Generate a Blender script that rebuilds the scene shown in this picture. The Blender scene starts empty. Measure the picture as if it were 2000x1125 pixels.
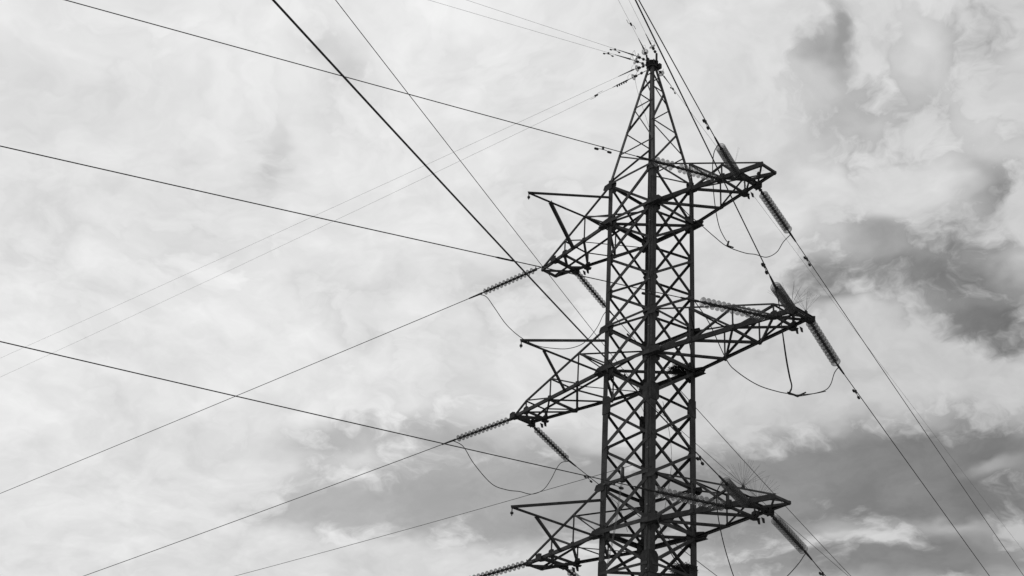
import bpy, math, random
from mathutils import Vector, Matrix

random.seed(7)
scene = bpy.context.scene
COL = scene.collection
R = math.radians

# ------------------------------------------------------------------ camera
cam_data = bpy.data.cameras.new('camera')
cam = bpy.data.objects.new('camera', cam_data)
COL.objects.link(cam)
f = Vector((-0.66519, 0.57098, 0.48118))
r = Vector((0.67382, 0.73666, 0.05734))
u = r.cross(f); u.normalize(); f.normalize(); r = f.cross(u)
CAM = Vector((19.3383, -20.9535, 1.6184))
cam.matrix_world = Matrix(((r.x, u.x, -f.x, CAM.x), (r.y, u.y, -f.y, CAM.y), (r.z, u.z, -f.z, CAM.z), (0, 0, 0, 1)))
cam_data.sensor_width = 36.0
cam_data.lens = 47.58
cam_data.clip_start = 0.1
cam_data.clip_end = 20000
scene.camera = cam
scene.cycles.max_bounces = 6
scene.cycles.diffuse_bounces = 3
scene.cycles.transparent_max_bounces = 48

# ------------------------------------------------------------------ light and exposure
SUN_AZ, SUN_EL = 178.0, 44.0           # direction towards the sun: behind the tower, to the left, veiled by cloud
sd = Vector((math.cos(R(SUN_AZ)) * math.cos(R(SUN_EL)), math.sin(R(SUN_AZ)) * math.cos(R(SUN_EL)), math.sin(R(SUN_EL))))
sun_data = bpy.data.lights.new('sun', 'SUN')
sun_data.energy = 1.0
sun_data.angle = R(14)
sun_data.color = (1, 1, 1)             # black-and-white photograph
sun = bpy.data.objects.new('sun', sun_data)
sun.rotation_euler = sd.to_track_quat('Z', 'Y').to_euler()
COL.objects.link(sun)
scene.view_settings.view_transform = 'Standard'
scene.view_settings.look = 'None'
scene.view_settings.exposure = 0.0
scene.view_settings.gamma = 1.0
scene.view_settings.use_curve_mapping = False

# ------------------------------------------------------------------ sky: Nishita seen through a broken cloud deck
world = bpy.data.worlds.new('World')
scene.world = world
world.use_nodes = True
world.cycles.sampling_method = 'MANUAL'
world.cycles.sample_map_resolution = 256
NT = world.node_tree
NT.nodes.clear()

def N(kind, **kw):
    n = NT.nodes.new(kind)
    for k, v in kw.items():
        setattr(n, k, v)
    return n

def plug(sock, v):
    if isinstance(v, bpy.types.NodeSocket):
        NT.links.new(v, sock)
    else:
        sock.default_value = v

def M(op, a, b=0.0, c=0.0, clamp=False):
    n = N('ShaderNodeMath', operation=op, use_clamp=clamp)
    plug(n.inputs[0], a); plug(n.inputs[1], b); plug(n.inputs[2], c)
    return n.outputs[0]

def V(op, a, b=(0, 0, 0), scale=None):
    n = N('ShaderNodeVectorMath', operation=op)
    plug(n.inputs[0], a); plug(n.inputs[1], b)
    if scale is not None:
        plug(n.inputs['Scale'], scale)
    return n.outputs['Value'] if op in ('DOT_PRODUCT', 'LENGTH') else n.outputs['Vector']

def noise(vec, scale, detail=6.0, rough=0.55, dist=0.0, color=False, lac=2.0):
    n = N('ShaderNodeTexNoise')
    plug(n.inputs['Vector'], vec)
    n.inputs['Scale'].default_value = scale
    n.inputs['Detail'].default_value = detail
    n.inputs['Roughness'].default_value = rough
    n.inputs['Lacunarity'].default_value = lac
    n.inputs['Distortion'].default_value = dist
    return n.outputs['Color'] if color else n.outputs['Fac']

def smooth(x, lo, hi):
    n = N('ShaderNodeMapRange', interpolation_type='SMOOTHSTEP')
    plug(n.inputs['Value'], x)
    n.inputs['From Min'].default_value = lo
    n.inputs['From Max'].default_value = hi
    return n.outputs['Result']

def lerp(t, a, b):
    return M('ADD', M('MULTIPLY', t, M('SUBTRACT', b, a)), a)

def deck(px, py):
    """Where the line of sight of a spot in the photo meets the cloud layer (rounded towards the horizon: clouds have height)."""
    d = f * 2643.3 + r * (px - 1000) - u * (py - 562.5)
    d.normalize()
    return (d.x / (d.z + 0.30), d.y / (d.z + 0.30))

tc = N('ShaderNodeTexCoord')
DIR = V('NORMALIZE', tc.outputs['Generated'])
sep = N('ShaderNodeSeparateXYZ'); plug(sep.inputs[0], DIR)
iz = M('DIVIDE', 1.0, M('ADD', M('MAXIMUM', sep.outputs['Z'], 0.0), 0.30))
comb = N('ShaderNodeCombineXYZ')
plug(comb.inputs[0], M('MULTIPLY', sep.outputs['X'], iz)); plug(comb.inputs[1], M('MULTIPLY', sep.outputs['Y'], iz))
P = comb.outputs[0]
warp = V('SCALE', V('SUBTRACT', noise(P, 3.2, 5, 0.6, color=True), (0.5, 0.5, 0.5)), scale=0.20)
PW = V('MULTIPLY', V('ADD', P, warp), (1, 1, 0))
# gaps (negative) and thick banks (positive) of the cloud deck: spot in the photo, radii, strength
BLOBS = [
    # lower left-of-centre: a long grey opening with a bright bank below it
    (950, 925, 230, 70, -0.72), (1090, 1000, 180, 66, -0.60), (780, 850, 140, 36, -0.42), (1300, 950, 150, 80, -0.30),
    (690, 925, 60, 26, 0.20), (470, 945, 80, 36, 0.26), (480, 1105, 220, 36, 0.62), (820, 1125, 160, 28, 0.45), (300, 950, 260, 120, 0.20),
    (600, 872, 140, 40, -0.34), (650, 985, 150, 56, -0.46), (820, 1010, 160, 56, -0.50), (520, 990, 80, 40, -0.20),
    # right: broken sky
    (1985, 660, 110, 46, -0.75), (1850, 560, 170, 34, -0.34), (1625, 590, 60, 42, -0.42), (1735, 470, 78, 44, -0.36), (1925, 480, 95, 34, -0.36),
    (1990, 385, 50, 44, -0.34), (1662, 75, 26, 42, -0.46), (1605, 110, 56, 32, -0.38), (1700, 150, 110, 110, -0.08), (1860, 215, 60, 50, -0.10), (1980, 60, 60, 60, -0.24),
    (1700, 930, 210, 60, -0.72), (1520, 950, 130, 60, -0.52), (1910, 875, 140, 34, -0.56), (1850, 990, 190, 50, -0.66),
    (1440, 1030, 120, 70, -0.44), (1780, 1100, 280, 44, -0.62), (1560, 880, 60, 30, -0.26), (1780, 700, 420, 480, -0.18),
    (1800, 715, 190, 48, 0.42), (1600, 800, 150, 80, 0.30), (1790, 380, 100, 62, 0.26), (1660, 1062, 90, 15, 0.36), (1480, 1085, 90, 26, 0.24),
    (1950, 905, 55, 22, 0.28), (1600, 955, 60, 26, 0.42), (1690, 330, 26, 60, -0.20), (1800, 285, 60, 22, -0.20), (1930, 330, 40, 30, -0.16), (1480, 975, 50, 22, 0.22), (1790, 930, 60, 18, 0.20), (1850, 1035, 110, 14, 0.22), (1450, 300, 150, 190, 0.18), (1740, 640, 60, 40, 0.20),
    # left: a thick bright veil with a few thin places
    (525, 300, 20, 75, -0.30), (610, 65, 50, 26, -0.24), (665, 90, 30, 36, -0.20), (950, 765, 50, 34, -0.18), (820, 590, 40, 50, -0.10),
    (150, 480, 150, 60, -0.10), (300, 105, 120, 50, -0.10), (90, 180, 40, 100, -0.06),
]
tot = None
for (bx, by, rx, ry, amp) in BLOBS:
    c0 = deck(bx, by); cx = deck(bx + rx, by); cy = deck(bx, by + ry)
    a, b_, c, d = cx[0] - c0[0], cy[0] - c0[0], cx[1] - c0[1], cy[1] - c0[1]
    det = a * d - b_ * c
    q = V('SUBTRACT', PW, (c0[0], c0[1], 0))
    e1 = V('DOT_PRODUCT', q, (d / det, -b_ / det, 0))
    e2 = V('DOT_PRODUCT', q, (-c / det, a / det, 0))
    g = M('MULTIPLY_ADD', e1, e1, M('MULTIPLY', e2, e2))
    g = M('MULTIPLY', M('POWER', 2.718, M('MULTIPLY', g, -0.9)), amp)
    tot = g if tot is None else M('ADD', tot, g)
fb1 = noise(PW, 7.5, 9, 0.645)
puff = M('ABSOLUTE', M('SUBTRACT', noise(PW, 15.0, 5, 0.55), 0.5))        # rounded puffs with thin dark creases
cover = M('ADD', tot, M('MULTIPLY_ADD', M('SUBTRACT', fb1, 0.5), 1.55, 0.80))
cover = M('ADD', cover, M('MULTIPLY', M('SUBTRACT', puff, 0.09), 1.25))
dens = smooth(cover, 0.07, 0.76)
cosun = V('DOT_PRODUCT', DIR, tuple(sd))
veil = M('MULTIPLY_ADD', smooth(noise(PW, 9.0, 7, 0.62), 0.34, 0.70), 0.17, M('MULTIPLY', smooth(cosun, 0.55, 0.90), 0.34))   # thin high veil across the gaps
dens = lerp(dens, veil, 1.0)
# cloud brightness: cloud near the veiled sun glows, cloud further from it is greyer; puffs are lit on the sun's side
tw = N('ShaderNodeMapRange'); plug(tw.inputs['Value'], cosun)
tw.inputs['From Min'].default_value = 0.42; tw.inputs['From Max'].default_value = 0.86
tw.inputs['To Min'].default_value = 3.8; tw.inputs['To Max'].default_value = 7.9
sunp = Vector((sd.x / (sd.z + 0.3), sd.y / (sd.z + 0.3), 0))
tos = V('SCALE', V('NORMALIZE', V('SUBTRACT', tuple(sunp), P)), scale=0.035)
lit = M('SUBTRACT', noise(PW, 7.0, 5, 0.6), noise(V('ADD', PW, tos), 7.0, 5, 0.6))
shade = noise(PW, 4.0, 8, 0.60)
var = M('MULTIPLY_ADD', M('SUBTRACT', shade, 0.5), 0.60, M('MULTIPLY_ADD', lit, 0.55, M('MULTIPLY', M('SUBTRACT', puff, 0.09), 0.35)))
calm = M('MULTIPLY_ADD', smooth(cosun, 0.6, 0.95), -0.12, 1.0)          # glare flattens the cloud near the sun
lum = M('MULTIPLY', tw.outputs[0], M('MULTIPLY_ADD', var, calm, 1.0))
sky = N('ShaderNodeTexSky', sky_type='NISHITA')
sky.sun_disc = False
sky.sun_elevation = R(SUN_EL)
sky.sun_rotation = R(90 - SUN_AZ)
sky.altitude = 150
sr = N('ShaderNodeSeparateColor'); plug(sr.inputs[0], sky.outputs[0])
gap = M('MULTIPLY_ADD', sr.outputs[0], 0.66, M('MULTIPLY', sr.outputs[1], 0.08))     # panchromatic film behind an orange filter: blue comes out dark
L = lerp(dens, gap, lum)
bg = N('ShaderNodeBackground')
plug(bg.inputs['Color'], L)
bg.inputs['Strength'].default_value = 0.1
wo = N('ShaderNodeOutputWorld')
NT.links.new(bg.outputs[0], wo.inputs[0])

# ------------------------------------------------------------------ materials (greys: the photograph is black and white)
def material(name, lo, hi, rough=0.6, metal=0.0, scale=12.0, bump=0.0, spec=0.4):
    m = bpy.data.materials.new(name)
    m.use_nodes = True
    nt = m.node_tree
    bs = nt.nodes['Principled BSDF']
    tcn = nt.nodes.new('ShaderNodeTexCoord')
    no = nt.nodes.new('ShaderNodeTexNoise')
    no.inputs['Scale'].default_value = scale
    no.inputs['Detail'].default_value = 6
    no.inputs['Roughness'].default_value = 0.65
    nt.links.new(tcn.outputs['Object'], no.inputs['Vector'])
    cr = nt.nodes.new('ShaderNodeValToRGB')
    cr.color_ramp.elements[0].position = 0.34
    cr.color_ramp.elements[1].position = 0.68
    cr.color_ramp.elements[0].color = (lo, lo, lo, 1)
    cr.color_ramp.elements[1].color = (hi, hi, hi, 1)
    nt.links.new(no.outputs['Fac'], cr.inputs['Fac'])
    no2 = nt.nodes.new('ShaderNodeTexNoise')
    no2.inputs['Scale'].default_value = scale * 0.22
    no2.inputs['Detail'].default_value = 3
    nt.links.new(tcn.outputs['Object'], no2.inputs['Vector'])
    mx = nt.nodes.new('ShaderNodeMix'); mx.data_type = 'RGBA'; mx.blend_type = 'MULTIPLY'
    mx.inputs[0].default_value = 1.0
    cr2 = nt.nodes.new('ShaderNodeValToRGB')
    cr2.color_ramp.elements[0].position = 0.38; cr2.color_ramp.elements[1].position = 0.62
    cr2.color_ramp.elements[0].color = (0.72, 0.72, 0.72, 1); cr2.color_ramp.elements[1].color = (1, 1, 1, 1)
    nt.links.new(no2.outputs['Fac'], cr2.inputs['Fac'])
    nt.links.new(cr.outputs['Color'], mx.inputs[6]); nt.links.new(cr2.outputs['Color'], mx.inputs[7])
    nt.links.new(mx.outputs[2], bs.inputs['Base Color'])
    bs.inputs['Roughness'].default_value = rough
    bs.inputs['Metallic'].default_value = metal
    bs.inputs['Specular IOR Level'].default_value = spec
    if bump:
        bp = nt.nodes.new('ShaderNodeBump')
        bp.inputs['Strength'].default_value = bump
        bp.inputs['Distance'].default_value = 0.01
        nt.links.new(no.outputs['Fac'], bp.inputs['Height'])
        nt.links.new(bp.outputs['Normal'], bs.inputs['Normal'])
    return m

MAT = {
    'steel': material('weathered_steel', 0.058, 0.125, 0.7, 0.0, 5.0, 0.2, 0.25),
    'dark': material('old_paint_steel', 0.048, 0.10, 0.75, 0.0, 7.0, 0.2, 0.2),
    'fitting': material('forged_fitting', 0.04, 0.08, 0.6, 0.0, 30.0, 0.0, 0.3),
    'wire': material('aluminium_strand', 0.05, 0.09, 0.6, 0.0, 40.0, 0.0, 0.3),
    'gwire': material('galvanised_strand', 0.22, 0.34, 0.6, 0.0, 40.0, 0.0, 0.3),
    'fibre': material('black_cable_jacket', 0.03, 0.05, 0.5, 0.0, 20.0, 0.0, 0.3),
    'pale': material('pale_cable_tie', 0.30, 0.42, 0.55, 0.0, 20.0),
    'box': material('grey_enclosure', 0.10, 0.15, 0.5, 0.0, 8.0),
    'twig': material('dry_twig', 0.03, 0.09, 0.9, 0.0, 20.0),
    'concrete': material('concrete', 0.24, 0.36, 0.9, 0.0, 4.0, 0.4),
    'grass': material('meadow', 0.10, 0.20, 0.95, 0.0, 0.35, 0.0, 0.1),
}
gm = bpy.data.materials.new('toughened_glass')          # thin glass bells: mostly see-through, grimy, glossy
gm.use_nodes = True
gn = gm.node_tree
gb = gn.nodes['Principled BSDF']
gtc = gn.nodes.new('ShaderNodeTexCoord'); gno = gn.nodes.new('ShaderNodeTexNoise')
gno.inputs['Scale'].default_value = 14
gcr = gn.nodes.new('ShaderNodeValToRGB')
gcr.color_ramp.elements[0].color = (0.12, 0.12, 0.12, 1); gcr.color_ramp.elements[1].color = (0.30, 0.30, 0.30, 1)
gn.links.new(gtc.outputs['Object'], gno.inputs['Vector'])
gn.links.new(gno.outputs['Fac'], gcr.inputs['Fac'])
gn.links.new(gcr.outputs['Color'], gb.inputs['Base Color'])
gb.inputs['Roughness'].default_value = 0.18
gtr = gn.nodes.new('ShaderNodeBsdfTransparent'); gtr.inputs[0].default_value = (0.93, 0.93, 0.93, 1)
gmx = gn.nodes.new('ShaderNodeMixShader'); glw = gn.nodes.new('ShaderNodeFresnel'); glw.inputs[0].default_value = 1.7
gmr = gn.nodes.new('ShaderNodeMapRange'); gmr.inputs['To Min'].default_value = 0.17; gmr.inputs['To Max'].default_value = 0.60
gmr.inputs['From Max'].default_value = 0.6
gn.links.new(glw.outputs[0], gmr.inputs['Value']); gn.links.new(gmr.outputs[0], gmx.inputs[0])
gn.links.new(gtr.outputs[0], gmx.inputs[1]); gn.links.new(gb.outputs[0], gmx.inputs[2])
gn.links.new(gmx.outputs[0], gn.nodes['Material Output'].inputs[0])
MAT['glass'] = gm

# ------------------------------------------------------------------ helpers
class MB:
    def __init__(self):
        self.v = []; self.f = []
    def add(self, vs, fs):
        o = len(self.v)
        self.v += [Vector(x) for x in vs]
        self.f += [tuple(i + o for i in q) for q in fs]
    def box(self, c, ax, ay, az):
        c = Vector(c); ax, ay, az = Vector(ax), Vector(ay), Vector(az)
        vs = [c + sx * ax + sy * ay + sz * az for sz in (-1, 1) for sy in (-1, 1) for sx in (-1, 1)]
        self.add(vs, [(0, 2, 3, 1), (4, 5, 7, 6), (0, 1, 5, 4), (2, 6, 7, 3), (0, 4, 6, 2), (1, 3, 7, 5)])
    def prism(self, sec, p0, p1, b, n):
        k = len(sec)
        vs = [p0 + b * s[0] + n * s[1] for s in sec] + [p1 + b * s[0] + n * s[1] for s in sec]
        fs = [(i, (i + 1) % k, (i + 1) % k + k, i + k) for i in range(k)]
        fs += [tuple(range(k))[::-1], tuple(range(k, 2 * k))]
        self.add(vs, fs)
    def tube(self, pts, rad, k=6):
        pts = [Vector(p) for p in pts]
        rads = rad if isinstance(rad, (list, tuple)) else [rad] * len(pts)
        up = Vector((0, 0, 1)); rings = []
        for i, p in enumerate(pts):
            t = (pts[min(i + 1, len(pts) - 1)] - pts[max(i - 1, 0)]).normalized()
            b = t.cross(up)
            if b.length < 1e-3: b = t.cross(Vector((1, 0, 0)))
            b.normalize(); n = b.cross(t)
            rings.append([p + (b * math.cos(2 * math.pi * j / k) + n * math.sin(2 * math.pi * j / k)) * rads[i] for j in range(k)])
        vs = [q for rg in rings for q in rg]; fs = []
        for i in range(len(pts) - 1):
            for j in range(k):
                fs.append((i * k + j, i * k + (j + 1) % k, (i + 1) * k + (j + 1) % k, (i + 1) * k + j))
        fs += [tuple(range(k))[::-1], tuple((len(pts) - 1) * k + j for j in range(k))]
        self.add(vs, fs)
    def lathe(self, prof, k=16):
        vs = []; fs = []
        for (rr, z) in prof:
            vs += [(rr * math.cos(2 * math.pi * j / k), rr * math.sin(2 * math.pi * j / k), z) for j in range(k)]
        for i in range(len(prof) - 1):
            for j in range(k):
                fs.append((i * k + j, i * k + (j + 1) % k, (i + 1) * k + (j + 1) % k, (i + 1) * k + j))
        self.add(vs, fs)
    def mesh(self, name, mat, origin=Vector((0, 0, 0)), smooth_=False):
        me = bpy.data.meshes.new(name)
        me.from_pydata([tuple(v - origin) for v in self.v], [], self.f)
        me.materials.append(MAT[mat])
        if smooth_:
            me.polygons.foreach_set('use_smooth', [True] * len(me.polygons))
        me.update()
        return me

ORIG = {}
def wloc(o):
    return ORIG.get(o.name, Vector((0, 0, 0)))

def build(mb, name, mat, parent=None, origin=None, smooth_=False):
    """One mesh object; verts given in world space, origin at the piece's own place."""
    if origin is None:
        origin = sum(mb.v, Vector()) / len(mb.v)
    origin = Vector(origin)
    o = bpy.data.objects.new(name, mb.mesh(name, mat, origin, smooth_))
    COL.objects.link(o)
    ORIG[o.name] = origin
    if parent is not None:
        o.parent = parent
        o.location = origin - wloc(parent)
    else:
        o.location = origin
    return o

def empty(name, loc, parent=None):
    o = bpy.data.objects.new(name, None)
    o.empty_display_size = 0.2
    COL.objects.link(o)
    ORIG[o.name] = Vector(loc)
    o.parent = parent
    o.location = Vector(loc) - (wloc(parent) if parent else Vector())
    return o

def tag(o, label, cat=None, group=None, kind=None):
    o['label'] = label
    if cat: o['category'] = cat
    if group: o['group'] = group
    if kind: o['kind'] = kind
    return o

def v3(*a): return Vector(a)

def angle(p0, p1, n, s, t=None, shift=0.0, name='brace', parent=None, mat='steel', flip=1):
    """A rolled L-section bar: one flange flat in the face (normal n), the other standing inwards."""
    p0, p1, n = Vector(p0), Vector(p1), Vector(n)
    a = (p1 - p0).normalized()
    n = (n - a * n.dot(a)).normalized()
    b = a.cross(n) * flip
    t = t or max(0.006, s * 0.11)
    h = s / 2
    sec = [(-h, 0), (h, 0), (h, -t), (-h + t, -t), (-h + t, -s), (-h, -s)]
    if flip < 0: sec = sec[::-1]
    mb = MB(); mb.prism(sec, p0 + n * shift, p1 + n * shift, b, n)
    return build(mb, name, mat, parent)

def channel(p0, p1, n, h, wd, name, parent, mat='dark', side=1):
    """A rolled U-section: web upright across n, flanges sideways."""
    p0, p1, n = Vector(p0), Vector(p1), Vector(n)
    a = (p1 - p0).normalized()
    n = (n - a * n.dot(a)).normalized()
    b = a.cross(n) * side
    t = 0.011; H = h / 2
    sec = [(0, H), (wd, H), (wd, H - t), (t, H - t), (t, -H + t), (wd, -H + t), (wd, -H), (0, -H)]
    if side > 0: sec = sec[::-1]
    mb = MB(); mb.prism(sec, p0, p1, b, n)
    return build(mb, name, mat, parent)

def plate(c, ux, uy, pts, thk, name='gusset_plate', parent=None, mat='dark'):
    c, ux, uy = Vector(c), Vector(ux).normalized(), Vector(uy)
    uy = (uy - ux * uy.dot(ux)).normalized()
    n = ux.cross(uy)
    k = len(pts)
    vs = [c + ux * x + uy * y + n * s * thk / 2 for s in (-1, 1) for (x, y) in pts]
    fs = [tuple(range(k))[::-1], tuple(range(k, 2 * k))] + [(i, (i + 1) % k, (i + 1) % k + k, i + k) for i in range(k)]
    mb = MB(); mb.add(vs, fs)
    return build(mb, name, mat, parent)

# ------------------------------------------------------------------ ground
gmb = MB()
G = 40; EXT = 4000.0
def gz(x, y):
    d = math.hypot(x, y)
    return 0.0 if d < 60 else 1.6 * math.sin(x * 0.004 + 1) * math.sin(y * 0.003) * min(1, (d - 60) / 200)
cs = [math.copysign(abs(i / (G / 2)) ** 2.2, i) * EXT for i in range(-G // 2, G // 2 + 1)]
gmb.add([(x, y, gz(x, y)) for y in cs for x in cs],
        [(j * (G + 1) + i, j * (G + 1) + i + 1, (j + 1) * (G + 1) + i + 1, (j + 1) * (G + 1) + i) for j in range(G) for i in range(G)])
ground = build(gmb, 'ground', 'grass', None, (0, 0, 0))
tag(ground, 'open grassy field under the power lines', kind='structure')

# ------------------------------------------------------------------ the tower
W = 0.745
Z1, Z2, Z3 = 19.20, 15.20, 11.247          # lower chords of the three pairs of arms
DZ = 1.08
tower = empty('transmission_tower', (0, 0, 0))
tag(tower, 'tall dark steel lattice tower with three pairs of crossarms', 'pylon')
LEG = {'n': (1, -1), 'r': (1, 1), 'f': (-1, 1), 'l': (-1, -1)}
def half(z):
    if z >= Z1 + DZ + 0.04:
        t = (z - (Z1 + DZ + 0.04)) / (24.05 - (Z1 + DZ + 0.04))
        return W + (0.085 - W) * t
    if z < 9.0:
        return W + (9.0 - z) * 0.055
    return W
def corner(q, z):
    h = half(z); sx, sy = LEG[q]
    return Vector((sx * h, sy * h, z))

def leg_piece(q, z0, z1, s, parent):
    sx, sy = LEG[q]
    t = s * 0.1
    sec = [(0, 0), (-sx * s, 0), (-sx * s, -sy * t), (-sx * t, -sy * t), (-sx * t, -sy * s), (0, -sy * s)]
    if sx * sy < 0: sec = sec[::-1]
    mb = MB()
    mb.prism(sec, corner(q, z0), corner(q, z1), Vector((1, 0, 0)), Vector((0, 1, 0)))
    return build(mb, 'leg', 'steel', parent)

ZSPL, ZSPL2, ZTOP = Z2 - 0.93, Z3 - 0.88, Z1 + DZ + 0.04
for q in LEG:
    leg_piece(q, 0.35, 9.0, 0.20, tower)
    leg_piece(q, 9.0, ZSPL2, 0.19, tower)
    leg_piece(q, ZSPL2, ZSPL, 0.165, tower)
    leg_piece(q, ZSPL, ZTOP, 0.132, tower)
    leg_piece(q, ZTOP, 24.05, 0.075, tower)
    sx, sy = LEG[q]
    for zz, hh in ((ZSPL, 0.21), (ZSPL2, 0.24), (ZTOP + 0.02, 0.10)):     # splice plates on both flanges
        c = corner(q, zz)
        for ax in (0, 1):
            n = Vector((sx, 0, 0)) if ax == 0 else Vector((0, sy, 0))
            tdir = Vector((0, -sy, 0)) if ax == 0 else Vector((-sx, 0, 0))
            wdt = 0.25 if hh > 0.15 else 0.10
            pts = [(-0.004, -hh), (wdt * 0.75, -hh), (wdt, -hh * 0.7), (wdt, hh * 0.7), (wdt * 0.75, hh), (-0.004, hh)]
            plate(c + n * 0.008, tdir, (0, 0, 1), pts, 0.012, 'splice_plate', tower)
    mb = MB()
    b = corner(q, 0.35)
    mb.box((b.x, b.y, 0.2), (0.45, 0, 0), (0, 0.45, 0), (0, 0, 0.25))
    mb.box((b.x, b.y, 0.425), (0.16, 0, 0), (0, 0.16, 0), (0, 0, 0.02))
    build(mb, 'footing', 'concrete', tower)

FACES = [('n', 'r', (1, 0, 0)), ('r', 'f', (0, 1, 0)), ('f', 'l', (-1, 0, 0)), ('l', 'n', (0, -1, 0))]
panels = [0.45, 2.9, 5.2, 7.3, 9.0, Z3 - 0.95, Z3, Z3 + DZ - 0.02, Z2 - 2.0, Z2 - 1.0, Z2, Z2 + DZ, Z2 + 2.02, Z2 + 3.0, Z1, ZTOP]
def inner(p, q, n, d=0.05):
    """pull a node a little along the face so that bars end on the leg flange"""
    return p + (q - p).normalized() * d
UP = {'nr': (0.062, 0.046), 'rf': (0.056, 0.086), 'fl': (0.042, 0.056), 'ln': (0.084, 0.058)}   # bar rising a->b, bar rising b->a
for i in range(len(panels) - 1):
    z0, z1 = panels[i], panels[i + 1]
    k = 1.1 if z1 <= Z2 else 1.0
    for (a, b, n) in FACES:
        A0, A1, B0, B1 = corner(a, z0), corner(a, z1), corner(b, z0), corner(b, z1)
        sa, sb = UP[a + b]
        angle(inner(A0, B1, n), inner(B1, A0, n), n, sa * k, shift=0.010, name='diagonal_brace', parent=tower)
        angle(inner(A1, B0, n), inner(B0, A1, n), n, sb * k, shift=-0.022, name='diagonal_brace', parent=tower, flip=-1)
for z, s in ((Z1, 0.08), (ZTOP - 0.03, 0.06), (Z2, 0.09), (Z2 + DZ, 0.06), (Z3, 0.09), (Z3 + DZ, 0.06), (9.0, 0.08), (Z3 - 0.95, 0.06)):
    for (a, b, n) in FACES:
        A, B = corner(a, z + 0.03), corner(b, z + 0.03)
        angle(inner(A, B, n), inner(B, A, n), n, s, shift=0.024, name='horizontal_brace', parent=tower)
for z in (Z1, Z2, Z3):
    angle(corner('l', z - 0.04), corner('r', z - 0.04), (0, 0, -1), 0.055, name='plan_brace', parent=tower)
for z in (Z3 - 0.95,):
    angle(corner('l', z + 0.07), corner('r', z + 0.07), (0, 0, -1), 0.055, name='plan_brace', parent=tower)

# gussets of the body
for z, sz in ((Z1, 0.23), (Z2, 0.27), (Z3, 0.26), (ZTOP - 0.05, 0.15), (Z2 + DZ, 0.18), (Z3 + DZ, 0.18)):
    for q, (sx, sy) in LEG.items():
        c = corner(q, z)
        for ax in (0, 1):
            n = Vector((sx, 0, 0)) if ax == 0 else Vector((0, sy, 0))
            td = Vector((0, -sy, 0)) if ax == 0 else Vector((-sx, 0, 0))
            k = sz * random.uniform(0.92, 1.08)
            kk = k if ax == 0 else k * 0.9
            pts = [(-0.01, -k * 0.8), (0.16, -k * 0.9), (0.16 + kk * 0.55, -k * 0.35), (0.16 + kk * 0.6, k * 0.25), (0.16, k * 0.9), (-0.01, k * 0.75)]
            plate(c - n * 0.022, td, (0, 0, 1), pts, 0.012, 'gusset_plate', tower)
for z in (Z2 - 1.0, Z2 - 2.0, Z2 + 2.02, Z2 + 3.0, Z3 - 0.95):
    for q, (sx, sy) in LEG.items():
        c = corner(q, z)
        for ax in (0, 1):
            n = Vector((sx, 0, 0)) if ax == 0 else Vector((0, sy, 0))
            td = Vector((0, -sy, 0)) if ax == 0 else Vector((-sx, 0, 0))
            plate(c - n * 0.024, td, (0, 0, 1), [(0.0, -0.08), (0.13, -0.12), (0.23, 0.0), (0.13, 0.12), (0.0, 0.08)], 0.010, 'gusset_plate', tower)

# peak
def pk(a, za, b, zb, n, s=0.038, sh=0.012, nm='peak_brace', fl=1):
    A, B = corner(a, za), corner(b, zb)
    angle(inner(A, B, n, 0.02), inner(B, A, n, 0.02), n, s, shift=sh, name=nm, parent=tower, flip=fl)
zt = lambda z: Z2 + z
pLN, pFR, pLF, pNR = (0, -1, 0), (0, 1, 0), (-1, 0, 0), (1, 0, 0)
for z in (8.53, 7.47, 6.0):
    pk('l', zt(z), 'n', zt(z), pLN); pk('f', zt(z), 'r', zt(z), pFR)
for z in (8.0, 6.7):
    pk('l', zt(z), 'f', zt(z), pLF); pk('n', zt(z), 'r', zt(z), pNR)
for za, zb in ((8.53, 7.47), (7.47, 6.0), (6.0, 5.2)):
    pk('l', zt(za), 'n', zt(zb), pLN, 0.028, -0.014, fl=-1); pk('f', zt(za), 'r', zt(zb), pFR, 0.028, -0.014, fl=-1)
for za, zb in ((8.62, 8.0), (8.0, 6.7), (6.7, 5.2)):
    pk('f', zt(za), 'l', zt(zb), pLF, 0.045, -0.014, fl=-1)
for za, zb in ((8.0, 6.7), (6.7, 5.2)):
    pk('r', zt(za), 'n', zt(zb), pNR, 0.045, -0.014, fl=-1)
pk('n', zt(8.62), 'r', zt(8.0), pNR, 0.045, -0.014)
# cap of the peak: stacked plates with lugs
cap = MB()
def octo(mb, cx, cy, z0, z1, rad, rot=0.0):
    mb.prism([(rad * math.cos(rot + i * math.pi / 4 + math.pi / 8) + cx, rad * math.sin(rot + i * math.pi / 4 + math.pi / 8) + cy) for i in range(8)],
             Vector((0, 0, z0)), Vector((0, 0, z1)), Vector((1, 0, 0)), Vector((0, 1, 0)))
octo(cap, 0, 0, 24.02, 24.06, 0.15); octo(cap, 0, 0, 24.065, 24.17, 0.11, 0.2); octo(cap, 0, 0, 24.175, 24.20, 0.15)
for i in range(8):
    a = i * math.pi / 4 + 0.2
    dv = Vector((math.cos(a), math.sin(a), 0)); tv = Vector((-math.sin(a), math.cos(a), 0))
    cap.box(Vector((0, 0, 24.13)) + dv * 0.13, dv * 0.045, tv * 0.012, (0, 0, 0.07))
cap.box((0.13, 0.02, 24.33), (0.02, 0, 0), (0, 0.02, 0), (0, 0, 0.12))
cap.box((-0.09, -0.08, 24.30), (0.015, 0, 0), (0, 0.05, 0), (0, 0, 0.07))
cap.box((0.16, 0.1, 24.05), (0.05, 0, 0), (0, 0.04, 0), (0, 0, 0.07))
build(cap, 'peak_cap', 'dark', tower)

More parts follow.
